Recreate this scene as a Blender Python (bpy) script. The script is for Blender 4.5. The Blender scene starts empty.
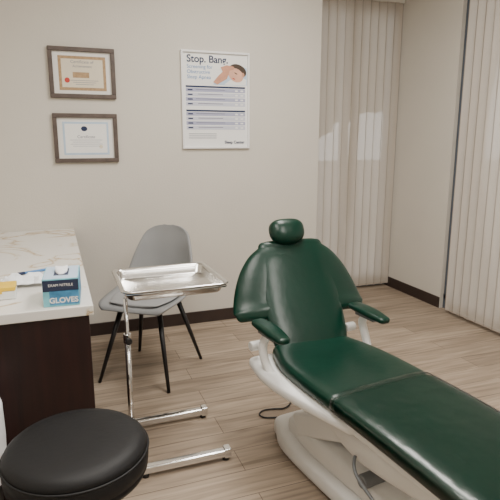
import bpy, bmesh, math, random
from mathutils import Vector, Matrix
random.seed(4)
C = bpy.context.scene.collection

# ------------------------------------------------------------ materials
def new_mat(name):
    m = bpy.data.materials.new(name); m.use_nodes = True
    nt = m.node_tree
    b = nt.nodes['Principled BSDF']
    return m, nt, b

def mat(name, col, rough=0.5, metal=0.0, bump=0.0, bscale=50, var=0.0, vscale=8, coat=0.0, spec=None):
    m, nt, b = new_mat(name)
    b.inputs['Roughness'].default_value = rough
    b.inputs['Metallic'].default_value = metal
    b.inputs['Coat Weight'].default_value = coat
    if spec is not None: b.inputs['Specular IOR Level'].default_value = spec
    tc = nt.nodes.new('ShaderNodeTexCoord')
    n = nt.nodes.new('ShaderNodeTexNoise'); n.inputs['Scale'].default_value = vscale
    n.inputs['Detail'].default_value = 4
    nt.links.new(tc.outputs['Object'], n.inputs['Vector'])
    r = nt.nodes.new('ShaderNodeValToRGB')
    r.color_ramp.elements[0].position = .3; r.color_ramp.elements[1].position = .7
    r.color_ramp.elements[0].color = (*[c*(1-var) for c in col], 1)
    r.color_ramp.elements[1].color = (*[min(1, c*(1+var)) for c in col], 1)
    nt.links.new(n.outputs['Fac'], r.inputs['Fac'])
    nt.links.new(r.outputs['Color'], b.inputs['Base Color'])
    if bump > 0:
        n2 = nt.nodes.new('ShaderNodeTexNoise'); n2.inputs['Scale'].default_value = bscale
        n2.inputs['Detail'].default_value = 3
        nt.links.new(tc.outputs['Object'], n2.inputs['Vector'])
        bp = nt.nodes.new('ShaderNodeBump'); bp.inputs['Strength'].default_value = bump
        bp.inputs['Distance'].default_value = .01
        nt.links.new(n2.outputs['Fac'], bp.inputs['Height'])
        nt.links.new(bp.outputs['Normal'], b.inputs['Normal'])
    return m

WALL = mat('wall_paint', (.605, .57, .51), .75, bump=.12, bscale=90, var=.015, vscale=3)
CEIL = mat('ceiling_tile', (.78, .76, .72), .9, bump=.1, bscale=120, var=.02)
BASEB = mat('baseboard_vinyl', (.03, .018, .015), .45, var=.05)
GREEN = mat('green_vinyl', (.0010, .0225, .0135), .29, bump=.10, bscale=22, var=.10, vscale=5, spec=.36)
SEAM = mat('green_seam', (.0006, .010, .006), .5)
WHITEP = mat('white_plastic', (.76, .76, .745), .35, var=.02)
GREYP = mat('grey_plastic', (.14, .15, .16), .4, var=.03)
BLACKV = mat('black_vinyl', (.008, .008, .009), .55, bump=.08, bscale=60, var=.1, spec=.3)
BLACKM = mat('black_metal', (.01, .01, .012), .4, var=.05)
STEEL = mat('stainless_steel', (.72, .71, .69), .18, metal=1, var=.03, vscale=20)
CHROME = mat('chrome', (.78, .78, .78), .14, metal=1, var=.02)
SHELL = mat('grey_shell', (.24, .245, .25), .5, var=.02)
SHELLC = mat('grey_cushion', (.28, .285, .29), .65, bump=.05, bscale=200, var=.03)
FRAMEW = mat('frame_wood', (.085, .062, .052), .5, var=.2, vscale=20)
PAPER = mat('paper', (.82, .82, .80), .6, var=.01)
MATB = mat('mat_board', (.78, .76, .72), .7, var=.01)
WHITEF = mat('white_frame', (.80, .80, .80), .35, var=.01)
NAVY = mat('navy_ink', (.008, .02, .07), .6)
LBLUE = mat('light_blue_ink', (.08, .22, .48), .6)
LILAC = mat('lilac_band', (.38, .39, .53), .6)
LILACP = mat('lilac_pale', (.56, .57, .66), .6)
GREYI = mat('grey_ink', (.18, .18, .24), .6)
TAN = mat('tan_ink', (.38, .25, .13), .6, var=.2, vscale=60)
CREAM = mat('cream_doc', (.70, .63, .50), .6, var=.03)
RED = mat('red_ink', (.5, .04, .03), .6)
PALEB = mat('pale_blue_doc', (.46, .58, .72), .6, var=.03)
SKIN = mat('skin_ink', (.55, .27, .17), .6, var=.12, vscale=30)
SKIN2 = mat('skin_ink_light', (.68, .38, .27), .6, var=.08, vscale=30)
HAIR = mat('hair_ink', (.05, .03, .018), .6)
BOXB = mat('glove_box_blue', (.06, .24, .44), .5, var=.35, vscale=30)
BOXD = mat('glove_box_dark', (.02, .03, .07), .5)
TEAL = mat('glove_box_teal', (.18, .50, .58), .5, var=.2, vscale=30)
YEL = mat('yellow_plastic', (.75, .50, .04), .5, var=.05)
TISSUE = mat('white_tissue', (.8, .82, .85), .8)
BAG = mat('white_liner', (.75, .76, .78), .4, bump=.5, bscale=20)
ALU = mat('aluminium_dark', (.10, .12, .15), .4, metal=.3)
RAIL = mat('headrail', (.65, .62, .57), .4)
LEAF = mat('foliage', (.09, .085, .06), .8, var=.5, vscale=3)
BARK = mat('bark', (.08, .06, .05), .9, var=.3)
GRND = mat('outside_ground', (.30, .27, .24), .9, var=.2)

def wood_floor():
    m, nt, b = new_mat('vinyl_plank_floor')
    L = nt.links.new
    tc = nt.nodes.new('ShaderNodeTexCoord')
    br = nt.nodes.new('ShaderNodeTexBrick')
    br.offset = .37
    br.inputs['Scale'].default_value = 1
    br.inputs['Brick Width'].default_value = 1.22
    br.inputs['Row Height'].default_value = .15
    br.inputs['Mortar Size'].default_value = .0018
    br.inputs['Mortar Smooth'].default_value = .2
    br.inputs['Color1'].default_value = (.395, .315, .24, 1)
    br.inputs['Color2'].default_value = (.295, .232, .176, 1)
    br.inputs['Mortar'].default_value = (.13, .095, .07, 1)
    L(tc.outputs['Object'], br.inputs['Vector'])
    mp = nt.nodes.new('ShaderNodeMapping'); mp.inputs['Scale'].default_value = (1.3, 19, 1)
    L(tc.outputs['Object'], mp.inputs['Vector'])
    n = nt.nodes.new('ShaderNodeTexNoise'); n.inputs['Scale'].default_value = 1.6
    n.inputs['Detail'].default_value = 8; n.inputs['Distortion'].default_value = .9
    L(mp.outputs['Vector'], n.inputs['Vector'])
    rp = nt.nodes.new('ShaderNodeValToRGB')
    rp.color_ramp.elements[0].position = .32; rp.color_ramp.elements[0].color = (.62, .60, .58, 1)
    rp.color_ramp.elements[1].position = .66; rp.color_ramp.elements[1].color = (1.12, 1.12, 1.12, 1)
    L(n.outputs['Fac'], rp.inputs['Fac'])
    mx = nt.nodes.new('ShaderNodeMixRGB'); mx.blend_type = 'MULTIPLY'; mx.inputs['Fac'].default_value = 1
    L(br.outputs['Color'], mx.inputs['Color1']); L(rp.outputs['Color'], mx.inputs['Color2'])
    L(mx.outputs['Color'], b.inputs['Base Color'])
    b.inputs['Roughness'].default_value = .5
    b.inputs['Specular IOR Level'].default_value = .35
    bp = nt.nodes.new('ShaderNodeBump'); bp.inputs['Strength'].default_value = .15; bp.inputs['Distance'].default_value = .003
    L(n.outputs['Fac'], bp.inputs['Height']); L(bp.outputs['Normal'], b.inputs['Normal'])
    return m
FLOOR = wood_floor()

def marble():
    m, nt, b = new_mat('veined_quartz')
    L = nt.links.new
    tc = nt.nodes.new('ShaderNodeTexCoord')
    mp = nt.nodes.new('ShaderNodeMapping'); mp.inputs['Rotation'].default_value = (0, 0, .7)
    mp.inputs['Location'].default_value = (.3, .15, 0)
    L(tc.outputs['Object'], mp.inputs['Vector'])
    n = nt.nodes.new('ShaderNodeTexNoise'); n.inputs['Scale'].default_value = 2.2; n.inputs['Detail'].default_value = 5
    n.inputs['Distortion'].default_value = 1.2
    L(mp.outputs['Vector'], n.inputs['Vector'])
    r = nt.nodes.new('ShaderNodeValToRGB'); cr = r.color_ramp
    base = (.74, .72, .68, 1)
    cr.elements[0].position = .47; cr.elements[0].color = base
    cr.elements[1].position = .53; cr.elements[1].color = base
    e = cr.elements.new(.497); e.color = (.60, .50, .37, 1)
    e = cr.elements.new(.503); e.color = (.38, .26, .13, 1)
    e = cr.elements.new(.508); e.color = (.64, .57, .47, 1)
    L(n.outputs['Fac'], r.inputs['Fac']); L(r.outputs['Color'], b.inputs['Base Color'])
    b.inputs['Roughness'].default_value = .22
    return m
MARBLE = marble()

def cherry():
    m, nt, b = new_mat('dark_cherry_laminate')
    L = nt.links.new
    tc = nt.nodes.new('ShaderNodeTexCoord')
    mp = nt.nodes.new('ShaderNodeMapping'); mp.inputs['Scale'].default_value = (14, 14, .9)
    L(tc.outputs['Object'], mp.inputs['Vector'])
    n = nt.nodes.new('ShaderNodeTexNoise'); n.inputs['Scale'].default_value = 3; n.inputs['Detail'].default_value = 5
    L(mp.outputs['Vector'], n.inputs['Vector'])
    r = nt.nodes.new('ShaderNodeValToRGB')
    r.color_ramp.elements[0].position = .3; r.color_ramp.elements[0].color = (.010, .003, .003, 1)
    r.color_ramp.elements[1].position = .75; r.color_ramp.elements[1].color = (.026, .007, .006, 1)
    L(n.outputs['Fac'], r.inputs['Fac']); L(r.outputs['Color'], b.inputs['Base Color'])
    b.inputs['Roughness'].default_value = .45
    return m
CHERRY = cherry()

def blind_mat():
    m, nt, b = new_mat('blind_fabric')
    L = nt.links.new
    out = nt.nodes['Material Output']
    b.inputs['Base Color'].default_value = (.70, .625, .54, 1); b.inputs['Roughness'].default_value = .7
    tr = nt.nodes.new('ShaderNodeBsdfTranslucent'); tr.inputs['Color'].default_value = (.88, .77, .65, 1)
    tp = nt.nodes.new('ShaderNodeBsdfTransparent'); tp.inputs['Color'].default_value = (1, .93, .86, 1)
    m1 = nt.nodes.new('ShaderNodeMixShader'); m1.inputs[0].default_value = .33
    L(b.outputs[0], m1.inputs[1]); L(tr.outputs[0], m1.inputs[2])
    tc = nt.nodes.new('ShaderNodeTexCoord')
    n = nt.nodes.new('ShaderNodeTexNoise'); n.inputs['Scale'].default_value = 400
    L(tc.outputs['Object'], n.inputs['Vector'])
    mt = nt.nodes.new('ShaderNodeMath'); mt.operation = 'MULTIPLY'; mt.inputs[1].default_value = .26
    L(n.outputs['Fac'], mt.inputs[0])
    m2 = nt.nodes.new('ShaderNodeMixShader')
    L(mt.outputs[0], m2.inputs[0]); L(m1.outputs[0], m2.inputs[1]); L(tp.outputs[0], m2.inputs[2])
    L(m2.outputs[0], out.inputs['Surface'])
    return m
BLIND = blind_mat()
EDGE_SHADE = mat('blind_edge_shade', (.36, .31, .27), .7, var=.03)  # darker slat tone, stands in for shading at the slat edges

def clear_mat(name, fac, col, rough, bump=0, bs=30):
    m, nt, b = new_mat(name)
    L = nt.links.new
    out = nt.nodes['Material Output']
    tp = nt.nodes.new('ShaderNodeBsdfTransparent'); tp.inputs['Color'].default_value = col
    gl = nt.nodes.new('ShaderNodeBsdfGlossy'); gl.inputs['Roughness'].default_value = rough
    fr = nt.nodes.new('ShaderNodeFresnel'); fr.inputs['IOR'].default_value = 1.4
    if bump:
        tc = nt.nodes.new('ShaderNodeTexCoord')
        n = nt.nodes.new('ShaderNodeTexNoise'); n.inputs['Scale'].default_value = bs; n.inputs['Detail'].default_value = 2
        L(tc.outputs['Object'], n.inputs['Vector'])
        bp = nt.nodes.new('ShaderNodeBump'); bp.inputs['Strength'].default_value = bump; bp.inputs['Distance'].default_value = .02
        L(n.outputs['Fac'], bp.inputs['Height'])
        L(bp.outputs['Normal'], gl.inputs['Normal']); L(bp.outputs['Normal'], fr.inputs['Normal'])
    ad = nt.nodes.new('ShaderNodeMath'); ad.operation = 'ADD'; ad.inputs[1].default_value = fac
    L(fr.outputs[0], ad.inputs[0])
    mx = nt.nodes.new('ShaderNodeMixShader')
    L(ad.outputs[0], mx.inputs[0]); L(tp.outputs[0], mx.inputs[1]); L(gl.outputs[0], mx.inputs[2])
    L(mx.outputs[0], out.inputs['Surface'])
    return m
GLASS = clear_mat('window_glass', 0, (.9, .95, 1, 1), .02)
COVER = clear_mat('clear_vinyl_cover', .0, (.95, .97, .96, 1), .2, .25, 11)

def emis(name, col, s):
    m, nt, b = new_mat(name)
    b.inputs['Emission Color'].default_value = (*col, 1); b.inputs['Emission Strength'].default_value = s
    b.inputs['Base Color'].default_value = (.8, .8, .8, 1)
    return m
GLOW = emis('diffuser_glow', (1, .95, .87), 4.0)

# ------------------------------------------------------------ mesh helpers
def empty(name, loc=(0, 0, 0), rz=0, parent=None):
    o = bpy.data.objects.new(name, None); o.empty_display_size = .1
    o.location = loc; o.rotation_euler = (0, 0, rz); C.objects.link(o)
    if parent: o.parent = parent
    return o

def finish(bm, name, m, parent=None, smooth=False, loc=(0, 0, 0)):
    bmesh.ops.recalc_face_normals(bm, faces=bm.faces)
    me = bpy.data.meshes.new(name); bm.to_mesh(me); bm.free()
    if smooth:
        for p in me.polygons: p.use_smooth = True
    me.materials.append(m)
    o = bpy.data.objects.new(name, me); o.location = loc
    C.objects.link(o)
    if parent: o.parent = parent
    return o

def box(name, c, s, m, parent=None, bev=0.0, rot=None, seg=3):
    bm = bmesh.new()
    bmesh.ops.create_cube(bm, size=1)
    bmesh.ops.scale(bm, vec=s, verts=bm.verts)
    if bev > 0:
        bmesh.ops.bevel(bm, geom=bm.edges[:], offset=bev, segments=seg, profile=.5, affect='EDGES')
    o = finish(bm, name, m, parent, smooth=False, loc=c)
    if rot: o.rotation_euler = rot
    if bev > 0:
        for p in o.data.polygons: p.use_smooth = True
        md = o.modifiers.new('wn', 'WEIGHTED_NORMAL')
    return o

def cyl(name, a, b, r1, m, parent=None, r2=None, seg=24, bev=0):
    a = Vector(a); b = Vector(b); d = b-a
    if r2 is None: r2 = r1
    bm = bmesh.new()
    bmesh.ops.create_cone(bm, cap_ends=True, segments=seg, radius1=r1, radius2=r2, depth=d.length)
    if bev:
        es = [e for e in bm.edges if len(e.link_faces) == 2 and any(len(f.verts) > 4 for f in e.link_faces)]
        bmesh.ops.bevel(bm, geom=es, offset=bev, segments=3, profile=.5, affect='EDGES')
    q = d.to_track_quat('Z', 'Y').to_matrix().to_4x4()
    bmesh.ops.transform(bm, matrix=Matrix.Translation((a+b)/2) @ q, verts=bm.verts)
    o = finish(bm, name, m, parent)
    for p in o.data.polygons: p.use_smooth = len(p.vertices) <= 4
    return o

def lathe(name, prof, m, parent=None, seg=48, loc=(0, 0, 0)):
    bm = bmesh.new(); rings = []
    for r, z in prof:
        if r < 1e-5: rings.append([bm.verts.new((0, 0, z))])
        else: rings.append([bm.verts.new((r*math.cos(2*math.pi*i/seg), r*math.sin(2*math.pi*i/seg), z)) for i in range(seg)])
    for A, B in zip(rings, rings[1:]):
        for i in range(seg):
            j = (i+1) % seg
            if len(A) == 1: bm.faces.new((A[0], B[i], B[j]))
            elif len(B) == 1: bm.faces.new((A[i], A[j], B[0]))
            else: bm.faces.new((A[i], A[j], B[j], B[i]))
    return finish(bm, name, m, parent, True, loc)

def tube(name, pts, r, m, parent=None, cyc=False):
    cu = bpy.data.curves.new(name, 'CURVE'); cu.dimensions = '3D'; cu.bevel_depth = r; cu.bevel_resolution = 4
    cu.use_fill_caps = True
    sp = cu.splines.new('NURBS' if len(pts) > 3 else 'POLY'); sp.points.add(len(pts)-1)
    for p, q in zip(sp.points, pts): p.co = (*q, 1)
    if len(pts) > 3: sp.use_endpoint_u = not cyc; sp.order_u = 3
    sp.use_cyclic_u = cyc
    cu.materials.append(m)
    o = bpy.data.objects.new(name, cu); C.objects.link(o)
    if parent: o.parent = parent
    return o

def crom(P, n):
    out = []; k = len(P)-1
    for i in range(n+1):
        t = i/n*k; j = min(int(t), k-1); f = t-j
        p0 = P[max(j-1, 0)]; p1 = P[j]; p2 = P[j+1]; p3 = P[min(j+2, k)]
        out.append([.5*((2*b)+(-a+c)*f+(2*a-5*b+4*c-d)*f*f+(-a+3*b-3*c+d)*f**3) for a, b, c, d in zip(p0, p1, p2, p3)])
    return out

def loft_pad(name, P, m, parent, n=28, seg=40, e=.4, cr=.04):
    """P: rows (y,z,halfwidth,halfthick,curl) running head->foot; curl lifts the edges along the normal"""
    S = crom(P, n)
    rows = []
    def tang(i):
        a = S[max(i-1, 0)]; b = S[min(i+1, n)]
        t = Vector((b[0]-a[0], b[1]-a[1])); return t.normalized()
    K = 6
    for k in range(K, 0, -1):
        ph = k/K*math.pi/2*.97; t = tang(0); s = S[0]
        rows.append((s[0]-t.x*cr*math.sin(ph), s[1]-t.y*cr*math.sin(ph), max(s[2]-cr*(1-math.cos(ph)), .004), s[3]*math.cos(ph)**.5, s[4], t))
    for i in range(n+1):
        s = S[i]; rows.append((*s, tang(i)))
    for k in range(1, K+1):
        ph = k/K*math.pi/2*.97; t = tang(n); s = S[n]
        rows.append((s[0]+t.x*cr*math.sin(ph), s[1]+t.y*cr*math.sin(ph), max(s[2]-cr*(1-math.cos(ph)), .004), s[3]*math.cos(ph)**.5, s[4], t))
    bm = bmesh.new(); R = []
    sg = lambda v: (1 if v >= 0 else -1)
    for y, z, w, h, c, t in rows:
        nrm = Vector((t.y, -t.x)); ring = []
        for i in range(seg):
            a = 2*math.pi*i/seg
            x = sg(math.cos(a))*abs(math.cos(a))**e
            o = sg(math.sin(a))*abs(math.sin(a))**(e*1.6)
            off = o*h + c*abs(x)**2.2
            ring.append(bm.verts.new((x*w, y+nrm.x*off, z+nrm.y*off)))
        R.append(ring)
    for A, B in zip(R, R[1:]):
        for i in range(seg):
            j = (i+1) % seg; bm.faces.new((A[i], A[j], B[j], B[i]))
    bm.faces.new(R[0]); bm.faces.new(R[-1])
    return finish(bm, name, m, parent, True)

def text(name, s, size, loc, m, parent, rot=(math.pi/2, 0, 0), bold=0.0, align='LEFT'):
    cu = bpy.data.curves.new(name, 'FONT'); cu.body = s; cu.size = size; cu.offset = bold; cu.extrude = .0004
    cu.align_x = align
    cu.materials.append(m)
    o = bpy.data.objects.new(name, cu); o.location = loc; o.rotation_euler = rot; C.objects.link(o); o.parent = parent
    return o

def flat_poly(name, pts, y, m, parent):
    bm = bmesh.new(); vs = [bm.verts.new((p[0], y, p[1])) for p in pts]; bm.faces.new(vs)
    r = bmesh.ops.extrude_face_region(bm, geom=bm.faces[:])
    for v in [g for g in r['geom'] if isinstance(g, bmesh.types.BMVert)]: v.co.y += .0006
    return finish(bm, name, m, parent)

def ell(cx, cz, rx, rz, n=20, rot=0):
    return [(cx+rx*math.cos(a)*math.cos(rot)-rz*math.sin(a)*math.sin(rot), cz+rx*math.cos(a)*math.sin(rot)+rz*math.sin(a)*math.cos(rot)) for a in [2*math.pi*i/n for i in range(n)]]

# ------------------------------------------------------------ room
XL, XR, YB, YW, YF, ZC = -.66, 2.88, 3.62, 4.03, -1.6, 2.7
XC = 1.914
box('floor', ((XL+XR)/2, (YF+YW)/2, -.05), (XR-XL+.3, YW-YF+.3, .1), FLOOR)
box('ceiling', ((XL+XR)/2, (YF+YW)/2, ZC+.05), (XR-XL+.3, YW-YF+.3, .1), CEIL)
box('wall_back', ((XL+XC)/2, (YB+YW)/2+.05, ZC/2), (XC-XL, YW-YB+.1, ZC), WALL)
box('wall_left', (XL-.05, (YF+YW)/2, ZC/2), (.1, YW-YF, ZC), WALL)
box('wall_front', ((XL+XR)/2, YF-.05, ZC/2), (XR-XL, .1, ZC), WALL)
box('wall_back_header', ((XC+XR)/2, YW+.05, 2.6), (XR-XC, .1, .2), WALL)
box('wall_right', (XR+.06, (3.27+YW)/2+.05, ZC/2), (.12, YW-3.27+.1, ZC), WALL)
box('wall_right_header', (XR+.06, (YF+3.27)/2, 2.6), (.12, 3.27-YF, .2), WALL)
box('wall_right_front', (XR+.06, (YF-1.0)/2, 1.25), (.12, -1.0-YF, 2.5), WALL)
box('baseboard_back', ((.1+XC)/2, YB-.005, .045), (XC-.1, .01, .09), BASEB, bev=.002)
box('baseboard_right', (XR-.005, (3.275+YW)/2, .045), (.01, YW-3.275, .09), BASEB, bev=.002)
box('baseboard_left', (XL+.005, .1, .045), (.01, 3.3, .09), BASEB, bev=.002)

# windows
w1 = empty('window_1', ((XC+XR)/2, YW+.05, 0))
hw = (XR-XC)/2
box('sill', (0, 0, .06), (2*hw, .08, .12), ALU, w1)
box('head', (0, 0, 2.46), (2*hw, .08, .08), ALU, w1)
for i, x in enumerate((-hw+.03, 0, hw-.03)): box('mullion_%d' % i, (x, 0, 1.26), (.05, .08, 2.36), ALU, w1)
box('glass', (0, 0, 1.27), (2*hw-.1, .006, 2.3), GLASS, w1)
w2 = empty('window_2', (XR+.07, (3.27-1.0)/2, 0))
hl = (3.27+1.0)/2
box('sill', (0, 0, .06), (.08, 2*hl, .12), ALU, w2)
box('head', (0, 0, 2.46), (.08, 2*hl, .08), ALU, w2)
for i in range(5): box('mullion_%d' % i, (0, -hl+.03+i*(2*hl-.06)/4, 1.26), (.08, .05, 2.36), ALU, w2)
box('glass', (0, 0, 1.27), (.006, 2*hl-.1, 2.3), GLASS, w2)

def blinds(name, loc, rz, n, sp, ang, zb=.03, zt=2.47, gap_jit=.03):
    e = empty(name, loc, rz)
    bm = bmesh.new(); bh = bmesh.new()
    w = .089
    for i in range(n):
        a = ang + random.uniform(-gap_jit, gap_jit)
        cx = i*sp
        cols = []
        for k in range(7):
            q = (k/6-.5)*w; bow = .009*(1-(2*q/w)**2)
            x = cx+q*math.cos(a)-bow*math.sin(a); y = q*math.sin(a)+bow*math.cos(a)
            cols.append((bm.verts.new((x, y, zb)), bm.verts.new((x, y, zt))))
        for A, B in zip(cols, cols[1:]): bm.faces.new((A[0], B[0], B[1], A[1]))
        for sgn in (-1, 1):   # dark strips paint in the shading along both edges of each slat
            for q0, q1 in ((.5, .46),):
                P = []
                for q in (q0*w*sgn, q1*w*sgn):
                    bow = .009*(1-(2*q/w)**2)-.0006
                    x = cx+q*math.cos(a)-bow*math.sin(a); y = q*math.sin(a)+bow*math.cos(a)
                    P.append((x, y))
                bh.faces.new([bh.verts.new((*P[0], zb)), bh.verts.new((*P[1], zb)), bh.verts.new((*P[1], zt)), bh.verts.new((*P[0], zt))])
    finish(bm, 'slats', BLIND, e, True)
    finish(bh, 'slat_edge_shading', EDGE_SHADE, e)
    box('headrail', ((n-1)*sp/2, 0, zt+.02), ((n-1)*sp+w, .04, .04), RAIL, e, bev=.004)
    tube('bottom_chain', [(0, -.012, zb+.03), ((n-1)*sp, -.012, zb+.03)], .0012, RAIL, e)
    return e
blinds('vertical_blinds', (XC+.05, YW-.06, 0), 0, 12, .0785, math.radians(7), gap_jit=.04)
blinds('vertical_blinds.001', (XR-.06, 3.10, 0), -math.pi/2, 51, .080, math.radians(-3), gap_jit=.05)

# outdoors
box('outside_ground', (4, 6, -.3), (60, 60, .1), GRND)
def tree(name, loc, h, r):
    e = empty(name, loc)
    cyl('trunk', (0, 0, -.25), (.1, 0, h*.6), .12, BARK, e, r2=.07)
    bm = bmesh.new()
    for k in range(9):
        c = Vector((random.uniform(-r, r)*.7, random.uniform(-r, r)*.7, h*.55+random.uniform(0, h*.5)))
        g = bmesh.ops.create_icosphere(bm, subdivisions=3, radius=r*random.uniform(.4, .65), matrix=Matrix.Translation(c))
        for v in g['verts']:
            v.co += (v.co-c).normalized()*random.uniform(-.12, .12)*r
    finish(bm, 'foliage', LEAF, e)
tree('outdoor_tree', (3.9, 8.6, 0), 3.2, 1.0)
tree('outdoor_tree.001', (5.7, 9.4, 0), 3.4, 1.2)
tree('outdoor_tree.002', (9.0, 4.5, 0), 3.0, 1.3)

# ceiling lights
for i, (x, y) in enumerate(((1.2, 2.1), (1.3, -.2), (.1, 1.0))):
    e = empty('ceiling_light_panel' + ('' if i == 0 else '.%03d' % i), (x, y, ZC))
    box('trim', (0, 0, -.008), (.64, 1.24, .014), WHITEF, e)
    box('diffuser', (0, 0, -.017), (.58, 1.18, .006), GLOW, e)
    ld = bpy.data.lights.new('panel_light', 'AREA'); ld.shape = 'RECTANGLE'; ld.size = .56; ld.size_y = 1.15
    ld.energy = (50, 35, 27)[i]; ld.color = (1, .955, .885)
    lo = bpy.data.objects.new('panel_light', ld); lo.location = (0, 0, -.03); C.objects.link(lo); lo.parent = e

# ------------------------------------------------------------ wall art
def certificate(name, x0, x1, z0, z1, kind):
    e = empty(name, ((x0+x1)/2, YB, (z0+z1)/2)); w = x1-x0; h = z1-z0; f = .026
    for n, c, s in (('frame_top', (0, -.012, h/2-f/2), (w, .024, f)), ('frame_bottom', (0, -.012, -h/2+f/2), (w, .024, f)),
                    ('frame_left', (-w/2+f/2, -.012, 0), (f, .024, h-2*f)), ('frame_right', (w/2-f/2, -.012, 0), (f, .024, h-2*f))):
        box(n, c, s, FRAMEW, e, bev=.003)
    box('mat_board', (0, -.004, 0), (w-2*f, .006, h-2*f), MATB, e)
    dw, dh = w-.115, h-.10
    if kind == 0:
        box('border', (0, -.0078, -.002), (dw, .001, dh), TAN, e)
        box('document', (0, -.0086, -.002), (dw-.036, .001, dh-.036), CREAM, e)
        text('heading', 'Certificate of', .026, (0, -.0094, dh/2-.045), GREYI, e, align='CENTER')
        text('heading_2', 'Achievement', .022, (0, -.0094, dh/2-.070), GREYI, e, align='CENTER')
        flat_poly('seal', ell(-.095, -.045, .016, .016), -.0094, RED, e)
        box('name_panel', (-.01, -.0094, -.012), (.10, .0006, .034), TAN, e)
        for k in range(3): box('line_%d' % k, (.01, -.0094, -.045-.012*k), (.17-.03*k, .0006, .0025), GREYI, e)
    else:
        box('border', (0, -.0078, -.002), (dw, .001, dh), PALEB, e)
        box('document', (0, -.0086, -.002), (dw-.025, .001, dh-.025), PAPER, e)
        flat_poly('emblem', ell(-.01, dh/2-.045, .02, .016), -.0094, NAVY, e)
        text('heading', 'Certificate', .026, (0, -.0094, .0), GREYI, e, align='CENTER')
        for k in range(4): box('line_%d' % k, (0, -.0094, -.012-.013*k), (.2-.03*(k % 2), .0006, .002), GREYI, e)
        flat_poly('seal', ell(.09, -.055, .012, .012), -.0094, CREAM, e)
certificate('framed_certificate', .015, .418, 1.607, 1.915, 0)
certificate('framed_certificate.001', .015, .414, 1.204, 1.513, 1)

p = empty('framed_poster', (1.098, YB, 1.6135)); W, H = .492, .653; f = .014
for n, c, s in (('frame_top', (0, -.01, H/2-f/2), (W, .02, f)), ('frame_bottom', (0, -.01, -H/2+f/2), (W, .02, f)),
                ('frame_left', (-W/2+f/2, -.01, 0), (f, .02, H-2*f)), ('frame_right', (W/2-f/2, -.01, 0), (f, .02, H-2*f))):
    box(n, c, s, WHITEF, p, bev=.002)
box('sheet', (0, -.004, 0), (W-2*f, .006, H-2*f), PAPER, p)
T = -.0082
text('title', 'Stop. Bang.', .066, (-.205, T, .252), NAVY, p, bold=.0013)
for k, s in enumerate(('Screening for', 'Obstructive', 'Sleep Apnea')):
    text('subtitle_%d' % k, s, .034, (-.205, T, .212-.034*k), LBLUE, p)
# photo of sleeping man, head on hand
flat_poly('pillow', [(-.02, .108), (.228, .108), (.228, .225), (.19, .238), (.10, .20), (.01, .16)], -.0080, PALEB, p)
flat_poly('shoulder', [(.06, .110), (.222, .110), (.222, .15), (.18, .165), (.10, .14)], -.0086, PAPER, p)
flat_poly('hair', ell(.160, .205, .066, .044, rot=-.3), -.0092, HAIR, p)
flat_poly('face', ell(.146, .176, .058, .044, rot=-.5), -.0099, SKIN2, p)
flat_poly('ear', ell(.200, .18, .009, .015, rot=.3), -.0106, SKIN, p)
flat_poly('forearm', [(-.02, .125), (.01, .110), (.08, .15), (.095, .185), (.06, .205), (.02, .17)], -.0106, SKIN, p)
flat_poly('hand', [(.05, .195), (.035, .225), (.08, .240), (.130, .232), (.135, .215), (.10, .205), (.09, .175)], -.0113, SKIN, p)
flat_poly('eye', ell(.145, .188, .013, .0035, rot=-.5), -.0120, HAIR, p)
flat_poly('mouth', ell(.130, .152, .011, .0035, rot=-.4), -.0120, RED, p)
def block(tag, ztop, nrow, rh, y=-.0076):
    box('header_%s' % tag, (0, y, ztop), (.43, .001, .012), NAVY, p)
    for k in range(nrow):
        z = ztop-.022-rh*k
        box('row_%s_%d' % (tag, k), (0, y, z), (.43, .001, rh-.006), LILACP if k % 2 else LILAC, p)
        box('key_%s_%d' % (tag, k), (-.185, y-.001, z), (.035, .0008, .009), NAVY, p)
        box('copy_%s_%d' % (tag, k), (-.04, y-.001, z+.003), (.21-.03*(k % 2), .0008, .004), GREYI, p)
        box('tick_%s_%d' % (tag, k), (.15, y-.001, z), (.02, .0008, .010), PAPER, p)
        box('tick2_%s_%d' % (tag, k), (.19, y-.001, z), (.02, .0008, .010), PAPER, p)
block('a', .092, 4, .031)
block('b', -.068, 4, .031)
for k in range(3): box('foot_line_%d' % k, (-.10, -.0076, -.225-.014*k), (.2, .001, .004), GREYI, p)
text('footer', 'Sleep Center', .028, (.06, T, -.292), NAVY, p, bold=.0006)

# ------------------------------------------------------------ counter
c = empty('counter_cabinet', (0, 0, 0))
box('countertop', ((XL+.1)/2, (1.86+YB)/2, .752), (.1-XL-.004, YB-1.86-.004, .038), MARBLE, c, bev=.004)
box('carcass', ((XL+.06)/2, (1.89+YB)/2, .4155), (.06-XL-.006, YB-1.89-.006, .635), CHERRY, c, bev=.002)
box('toe_kick', ((XL+.02)/2, (1.9+YB)/2, .05), (.02-XL-.01, YB-1.91, .098), BLACKM, c)
box('end_panel', ((XL+.085)/2, 1.884, .366), (.085-XL-.006, .02, .732), CHERRY, c, bev=.002)
for k in range(3):
    y0 = 1.93+k*.56
    box('drawer_%d' % k, (.070, y0+.265, .64), (.018, .54, .16), CHERRY, c, bev=.003)
    box('door_%d' % k, (.070, y0+.265, .33), (.018, .54, .42), CHERRY, c, bev=.003)
    cyl('handle_%d' % k, (.088, y0+.21, .64), (.088, y0+.33, .64), .004, STEEL, c)

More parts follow.
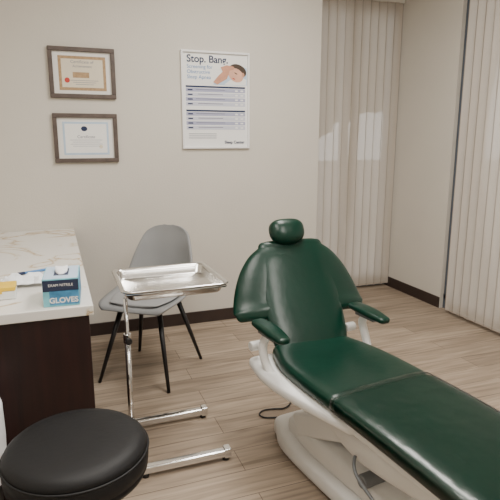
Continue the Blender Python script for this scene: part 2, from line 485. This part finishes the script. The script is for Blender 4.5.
ZT = .7715
g = empty('glove_box', (.0, 1.985, ZT), math.radians(-4))
box('carton', (0, 0, .05), (.122, .20, .10), TEAL, g, bev=.0015)
box('front_panel', (.01, -.1006, .032), (.098, .001, .052), BOXB, g)
box('label_band', (0, -.1006, .076), (.12, .001, .040), BOXD, g)
text('lettering', 'GLOVES', .027, (.008, -.102, .014), PAPER, g, bold=.0008, align='CENTER')
text('lettering_small', 'EXAM NITRILE', .013, (0, -.102, .074), PAPER, g, align='CENTER')
box('side_panel', (.0612, 0, .05), (.001, .19, .09), BOXB, g)
box('top_panel', (0, .0, .1003), (.115, .19, .001), PALEB, g)
box('opening', (0, .0, .1012), (.05, .10, .001), BOXD, g)
loft_pad('glove_tuft', [(.04, .105, .012, .004, 0), (.02, .112, .022, .005, .006), (-.01, .110, .02, .005, -.006), (-.04, .104, .01, .004, 0)], TISSUE, g, n=10, seg=16, cr=.005)

pp = empty('crumpled_paper', (-.15, 2.24, ZT))
bm = bmesh.new(); N = 8; gr = [[bm.verts.new(((i/N-.5)*.17, (j/N-.5)*.12, .012+random.uniform(0, .03)*(1 if 0 < i < N and 0 < j < N else .2))) for j in range(N+1)] for i in range(N+1)]
for i in range(N):
    for j in range(N): bm.faces.new((gr[i][j], gr[i+1][j], gr[i+1][j+1], gr[i][j+1]))
finish(bm, 'sheet', TISSUE, pp)
pn = empty('blue_pen', (-.115, 2.43, ZT+.006), math.radians(22))
cyl('barrel', (-.07, 0, 0), (.06, 0, 0), .006, LBLUE, pn, seg=12)
cyl('tip', (.06, 0, 0), (.08, 0, 0), .006, BLACKM, pn, r2=.001, seg=12)
cyl('cap', (-.085, 0, 0), (-.04, 0, 0), .007, NAVY, pn, seg=12)
yb = empty('yellow_wipe_pack', (-.225, 2.08, ZT))
box('body', (0, 0, .016), (.12, .09, .032), PAPER, yb, bev=.004)
box('lid', (0, 0, .040), (.122, .092, .016), YEL, yb, bev=.003)
box('tab', (0, -.047, .03), (.03, .006, .012), YEL, yb, bev=.001)

# ------------------------------------------------------------ mayo stand
s = empty('instrument_tray_stand', (0, 0, 0))
def rrect(bm, cx, cy, hx, hy, r, z, n=6):
    out = []
    for qx, qy, a0 in ((1, 1, 0), (-1, 1, 90), (-1, -1, 180), (1, -1, 270)):
        for k in range(n+1):
            a = math.radians(a0+90*k/n)
            out.append(bm.verts.new((cx+qx*(hx-r)+r*math.cos(a), cy+qy*(hy-r)+r*math.sin(a), z)))
    return out
bm = bmesh.new(); tcx, tcy = .437, 2.20; zt = .762
prof = [(.222, .205, .04, zt-.004), (.224, .207, .042, zt), (.218, .201, .038, zt+.003), (.206, .189, .03, zt+.001),
        (.201, .184, .03, zt-.006), (.193, .176, .028, zt-.038), (.186, .169, .024, zt-.043), (.1, .08, .01, zt-.043)]
R = [rrect(bm, tcx, tcy, a, b_, r, z) for a, b_, r, z in prof]
for A, B in zip(R, R[1:]):
    for i in range(len(A)):
        j = (i+1) % len(A); bm.faces.new((A[i], A[j], B[j], B[i]))
bm.faces.new(R[-1])
o = finish(bm, 'tray', STEEL, s, True)
md = o.modifiers.new('s', 'SOLIDIFY'); md.thickness = .0015
fr = [(tcx-.205, tcy-.188), (tcx+.205, tcy-.188), (tcx+.205, tcy+.188), (tcx-.205, tcy+.188)]
for k in range(4):
    a = fr[k]; b_ = fr[(k+1) % 4]
    cyl('frame_bar_%d' % k, (*a, zt-.014), (*b_, zt-.014), .006, CHROME, s)
px, py = .240, 2.12
tube('tray_neck', [(px, py, .62), (px, py, .70), (px, py, .712), (px+.02, py, .713), (tcx+.18, py, .7125)], .006, CHROME, s)
cyl('post_upper', (px, py, .30), (px, py, .705), .0085, CHROME, s)
cyl('post_lower', (px, py, .03), (px, py, .52), .0125, CHROME, s)
cyl('collar', (px, py, .51), (px, py, .55), .017, CHROME, s, bev=.003)
cyl('knob_stem', (px, py, .53), (px, py-.035, .53), .005, CHROME, s)
cyl('knob', (px, py-.03, .53), (px, py-.05, .53), .014, BLACKM, s, bev=.003)
box('base_crossbar', (.255, 2.105, .034), (.04, .40, .034), CHROME, s, bev=.006)
for k, y in enumerate((1.92, 2.29)):
    box('base_leg_%d' % k, (.43, y, .034), (.37, .036, .034), CHROME, s, bev=.008)
    box('end_cap_%d' % k, (.612, y, .036), (.03, .042, .042), CHROME, s, bev=.004)
    cyl('foot_%d' % k, (.605, y, .0), (.605, y, .018), .014, BLACKM, s)
    cyl('rear_foot_%d' % k, (.262, y, .0), (.262, y, .018), .014, BLACKM, s)

# ------------------------------------------------------------ side chair
ch = empty('side_chair', (.470, 2.915, 0), math.radians(-37))
PR = [(-.235, .435, .17, .00), (-.21, .452, .205, .012), (-.10, .442, .226, .035), (.02, .432, .230, .06), (.12, .438, .228, .085),
      (.19, .470, .222, .10), (.225, .54, .212, .095), (.245, .63, .196, .075), (.262, .72, .170, .05), (.278, .79, .138, .025), (.285, .825, .085, .01), (.287, .835, .03, .0)]
S = crom(PR, 44); bm = bmesh.new(); G = []
for i, (y, z, w, cl) in enumerate(S):
    a = S[max(i-1, 0)]; b_ = S[min(i+1, 44)]
    t = Vector((b_[0]-a[0], b_[1]-a[1])).normalized(); nr = Vector((-t.y, t.x))
    rr = []
    for k in range(21):
        u = k/10-1; off = cl*abs(u)**2.4
        rr.append(bm.verts.new((u*w, y+nr.x*off, z+nr.y*off)))
    G.append(rr)
for A, B in zip(G, G[1:]):
    for i in range(20): bm.faces.new((A[i], A[i+1], B[i+1], B[i]))
o = finish(bm, 'shell', SHELL, ch, True)
md = o.modifiers.new('s', 'SOLIDIFY'); md.thickness = .010; md.offset = 0
loft_pad('seat_cushion', [(.14, .462, .16, .012, .03), (.05, .452, .18, .018, .03), (-.08, .458, .18, .018, .02), (-.18, .464, .15, .012, .01)], SHELLC, ch, n=14, seg=32, e=.7, cr=.03)
cyl('under_hub', (0, 0, .395), (0, 0, .425), .09, BLACKM, ch)
for k, (sx, sy) in enumerate(((-1, -1), (1, -1), (1, 1), (-1, 1))):
    cyl('leg_%d' % (k+1), (sx*.215, sy*.235, 0), (sx*.115, sy*.12, .425), .009, BLACKM, ch, r2=.016)
for k, (a, b_) in enumerate((((-.115, -.12), (.115, .12)), ((.115, -.12), (-.115, .12)))):
    cyl('brace_%d' % k, (*a, .405), (*b_, .405), .012, BLACKM, ch)

# ------------------------------------------------------------ dental chair
d = empty('dental_chair', (.985, 1.87, 0), math.radians(7))
loft_pad('seat_cushion', [(.02, .475, .18, .035, .0), (-.10, .46, .218, .038, .010), (-.25, .462, .228, .038, .010), (-.42, .472, .228, .034, .002)], GREEN, d, e=.35, cr=.03)
loft_pad('leg_rest_cushion', [(-.47, .472, .228, .034, .0), (-.7, .466, .226, .036, .0), (-1.0, .448, .220, .036, .0), (-1.35, .42, .205, .033, .0)], GREEN, d, e=.35, cr=.04)
loft_pad('leg_rest_cover', [(-.455, .475, .232, .0365, .0), (-.7, .469, .230, .0385, .0), (-1.0, .451, .224, .0385, .0), (-1.36, .423, .209, .036, .0)], COVER, d, e=.35, cr=.045)
bk = empty('back_assembly', (.012, 0, 0), math.radians(-7), d)
loft_pad('back_wings', [(.258, .872, .160, .024, -.006), (.242, .840, .210, .030, -.014), (.212, .785, .258, .032, -.022), (.176, .72, .292, .032, -.028), (.138, .655, .314, .030, -.030), (.118, .630, .320, .028, -.026), (.110, .615, .312, .025, -.02)], GREEN, bk, e=.6, cr=.026)
loft_pad('back_cushion', [(.250, .868, .150, .016, -.006), (.228, .828, .172, .024, -.004), (.172, .72, .184, .029, .0), (.114, .62, .185, .033, .004), (.054, .53, .18, .036, .004), (.025, .49, .172, .034, .0)], GREEN, bk, e=.55, cr=.036)
loft_pad('back_shell', [(.285, .84, .10, .012, 0), (.215, .72, .20, .014, 0), (.148, .60, .20, .014, 0), (.07, .46, .15, .014, 0)], WHITEP, bk, e=.4, cr=.02)
# headrest: rounded bean-shaped pad
bm = bmesh.new(); bmesh.ops.create_uvsphere(bm, u_segments=40, v_segments=24, radius=1)
for v in bm.verts:
    q = v.co.copy(); sgn = lambda t: 1 if t >= 0 else -1
    n4 = (abs(q.x)**2.6+abs(q.y)**2.6+abs(q.z)**2.6)**(1/2.6)
    q = q/n4
    v.co = Vector((q.x*.084, q.y*.043, q.z*.060+.006*(q.x**2)))
o = finish(bm, 'headrest', GREEN, bk, True, loc=(-.02, .262, .938)); o.rotation_euler = (math.radians(-26), 0, 0)
box('headrest_stem', (-.01, .285, .89), (.05, .014, .12), STEEL, bk, bev=.003, rot=(-.5, 0, 0))
# seat shell under cushions
loft_pad('seat_shell', [(.06, .415, .27, .03, .015), (-.08, .405, .290, .034, .025), (-.25, .405, .265, .034, .015), (-.5, .418, .215, .028, 0)], WHITEP, d, e=.35, cr=.04)
loft_pad('leg_rest_shell', [(-.5, .418, .20, .022, 0), (-.9, .40, .19, .022, 0), (-1.28, .372, .16, .018, 0)], WHITEP, d, e=.35, cr=.04)
for sx in (-1, 1):
    tag = 'left' if sx < 0 else 'right'
    ax = -.245 if sx < 0 else .245
    dz = -.012
    loft_pad('armrest_%s' % tag, [(.03, .632+dz, .032, .014, 0), (-.03, .632+dz, .037, .016, 0), (-.10, .628+dz, .036, .016, 0), (-.16, .623+dz, .028, .013, 0)], GREEN, d, e=.5, cr=.02, n=12, seg=24).location = (ax, 0, 0)
    tube('arm_bracket_%s' % tag, [(ax*.98, -.09, .42), (ax*1.05, -.05, .47), (ax*1.05, -.02, .53), (ax, -.02, .57), (ax, -.05, .60)], .018, WHITEP, d)
    box('arm_plate_%s' % tag, (ax, -.06, .598), (.045, .12, .014), GREYP, d, bev=.003)
    cyl('arm_hinge_%s' % tag, (ax*.9, .06, .51), (ax*1.1, .06, .51), .02, WHITEP, d, bev=.004)
# pedestal
pd = empty('pedestal', (.035, -.05, 0), 0, d)
loft_pad('base_plate', [(.19, .045, .13, .045, 0), (.05, .045, .175, .045, 0), (-.3, .045, .175, .045, 0), (-.78, .045, .15, .045, 0)], WHITEP, pd, e=.3, cr=.05)
loft_pad('base_cover', [(.08, .11, .12, .04, 0), (-.1, .125, .145, .055, 0), (-.4, .125, .14, .05, 0), (-.70, .10, .115, .03, 0)], WHITEP, pd, e=.35, cr=.05)
box('lift_arm_left', (-.125, -.22, .265), (.035, .52, .10), WHITEP, pd, bev=.014, rot=(math.radians(-24), 0, 0))
box('lift_arm_right', (.125, -.22, .265), (.035, .52, .10), WHITEP, pd, bev=.014, rot=(math.radians(-24), 0, 0))
box('lift_cover', (0, -.24, .28), (.21, .44, .15), WHITEP, pd, bev=.03, rot=(math.radians(-24), 0, 0))
cyl('pivot_upper', (-.155, -.03, .355), (.155, -.03, .355), .03, WHITEP, pd, bev=.005)
cyl('pivot_lower', (-.155, -.44, .18), (.155, -.44, .18), .026, GREYP, pd, bev=.005)
loft_pad('motor_housing', [(-.28, .335, .13, .045, 0), (-.5, .32, .155, .065, 0), (-.8, .33, .135, .05, 0)], WHITEP, d, e=.4, cr=.04)
tube('release_lever', [(-.16, -.50, .30), (-.19, -.52, .28), (-.20, -.60, .25), (-.20, -.68, .23)], .006, GREYP, d)
cb = empty('power_cable', (.93, 2.17, .006))
tube('cable', [(.06, -.03, .0), (.0, -.02, 0), (-.05, .0, 0), (-.06, .04, 0), (-.02, .07, 0), (.04, .06, 0), (.09, .04, 0), (.16, .10, 0), (.22, .3, 0)], .004, BLACKM, cb)

# ------------------------------------------------------------ stool
st = empty('rolling_stool', (.004, 1.42, 0))
lathe('seat_cushion', [(0, .523), (.08, .524), (.15, .522), (.178, .516), (.192, .504), (.198, .488), (.195, .484), (.199, .480), (.200, .455), (.198, .437), (.194, .433), (.197, .428), (.19, .412), (.175, .404), (0, .404)], BLACKV, st, seg=72)
lathe('seat_piping', [(.193, .486), (.200, .489), (.203, .485), (.200, .481), (.193, .484)], BLACKV, st, seg=72)
cyl('mount_plate', (0, 0, .385), (0, 0, .405), .09, BLACKM, st)
cyl('gas_lift', (0, 0, .20), (0, 0, .39), .014, CHROME, st)
cyl('column', (0, 0, .09), (0, 0, .27), .025, BLACKM, st)
cyl('hub', (0, 0, .075), (0, 0, .13), .04, BLACKM, st, bev=.005)
tube('height_lever', [(0, 0, .38), (.06, -.10, .375), (.08, -.15, .37)], .005, BLACKM, st)
for k in range(5):
    a = math.radians(-52+72*k); x, y = math.cos(a), math.sin(a)
    cyl('arm_%d' % k, (x*.02, y*.02, .105), (x*.18, y*.18, .075), .018, BLACKM, st, r2=.012)
    cyl('caster_stem_%d' % k, (x*.175, y*.175, .045), (x*.175, y*.175, .08), .006, CHROME, st)
    for w_ in (-1, 1):
        cx, cy = x*.175-y*.012*w_, y*.175+x*.012*w_
        cyl('caster_wheel_%d_%d' % (k, w_), (cx-y*.008, cy+x*.008, .025), (cx+y*.008, cy-x*.008, .025), .025, BLACKM, st, bev=.003)

# ------------------------------------------------------------ waste bin
wb = empty('waste_bin', (-.355, 1.68, 0))
lathe('bin', [(0, .002), (.11, .002), (.115, .01), (.138, .53), (.141, .535), (.133, .535), (.11, .02), (0, .02)], BLACKM, wb)
lathe('liner', [(.131, .46), (.1365, .54), (.143, .55), (.149, .53), (.150, .42), (.147, .36), (.149, .30)], BAG, wb)

# ------------------------------------------------------------ world and camera
w = bpy.data.worlds.new('world'); bpy.context.scene.world = w; w.use_nodes = True
bg = w.node_tree.nodes['Background']
bg.inputs['Color'].default_value = (.95, .93, .90, 1); bg.inputs['Strength'].default_value = 2.4

cam = bpy.data.cameras.new('camera'); cam.lens = 37.44; cam.sensor_width = 36; cam.sensor_fit = 'HORIZONTAL'; cam.clip_start = .02
co = bpy.data.objects.new('camera', cam); C.objects.link(co)
co.location = (0, 0, 1.35)
co.rotation_euler = (math.radians(90-12), 0, math.radians(-20.5))
bpy.context.scene.camera = co
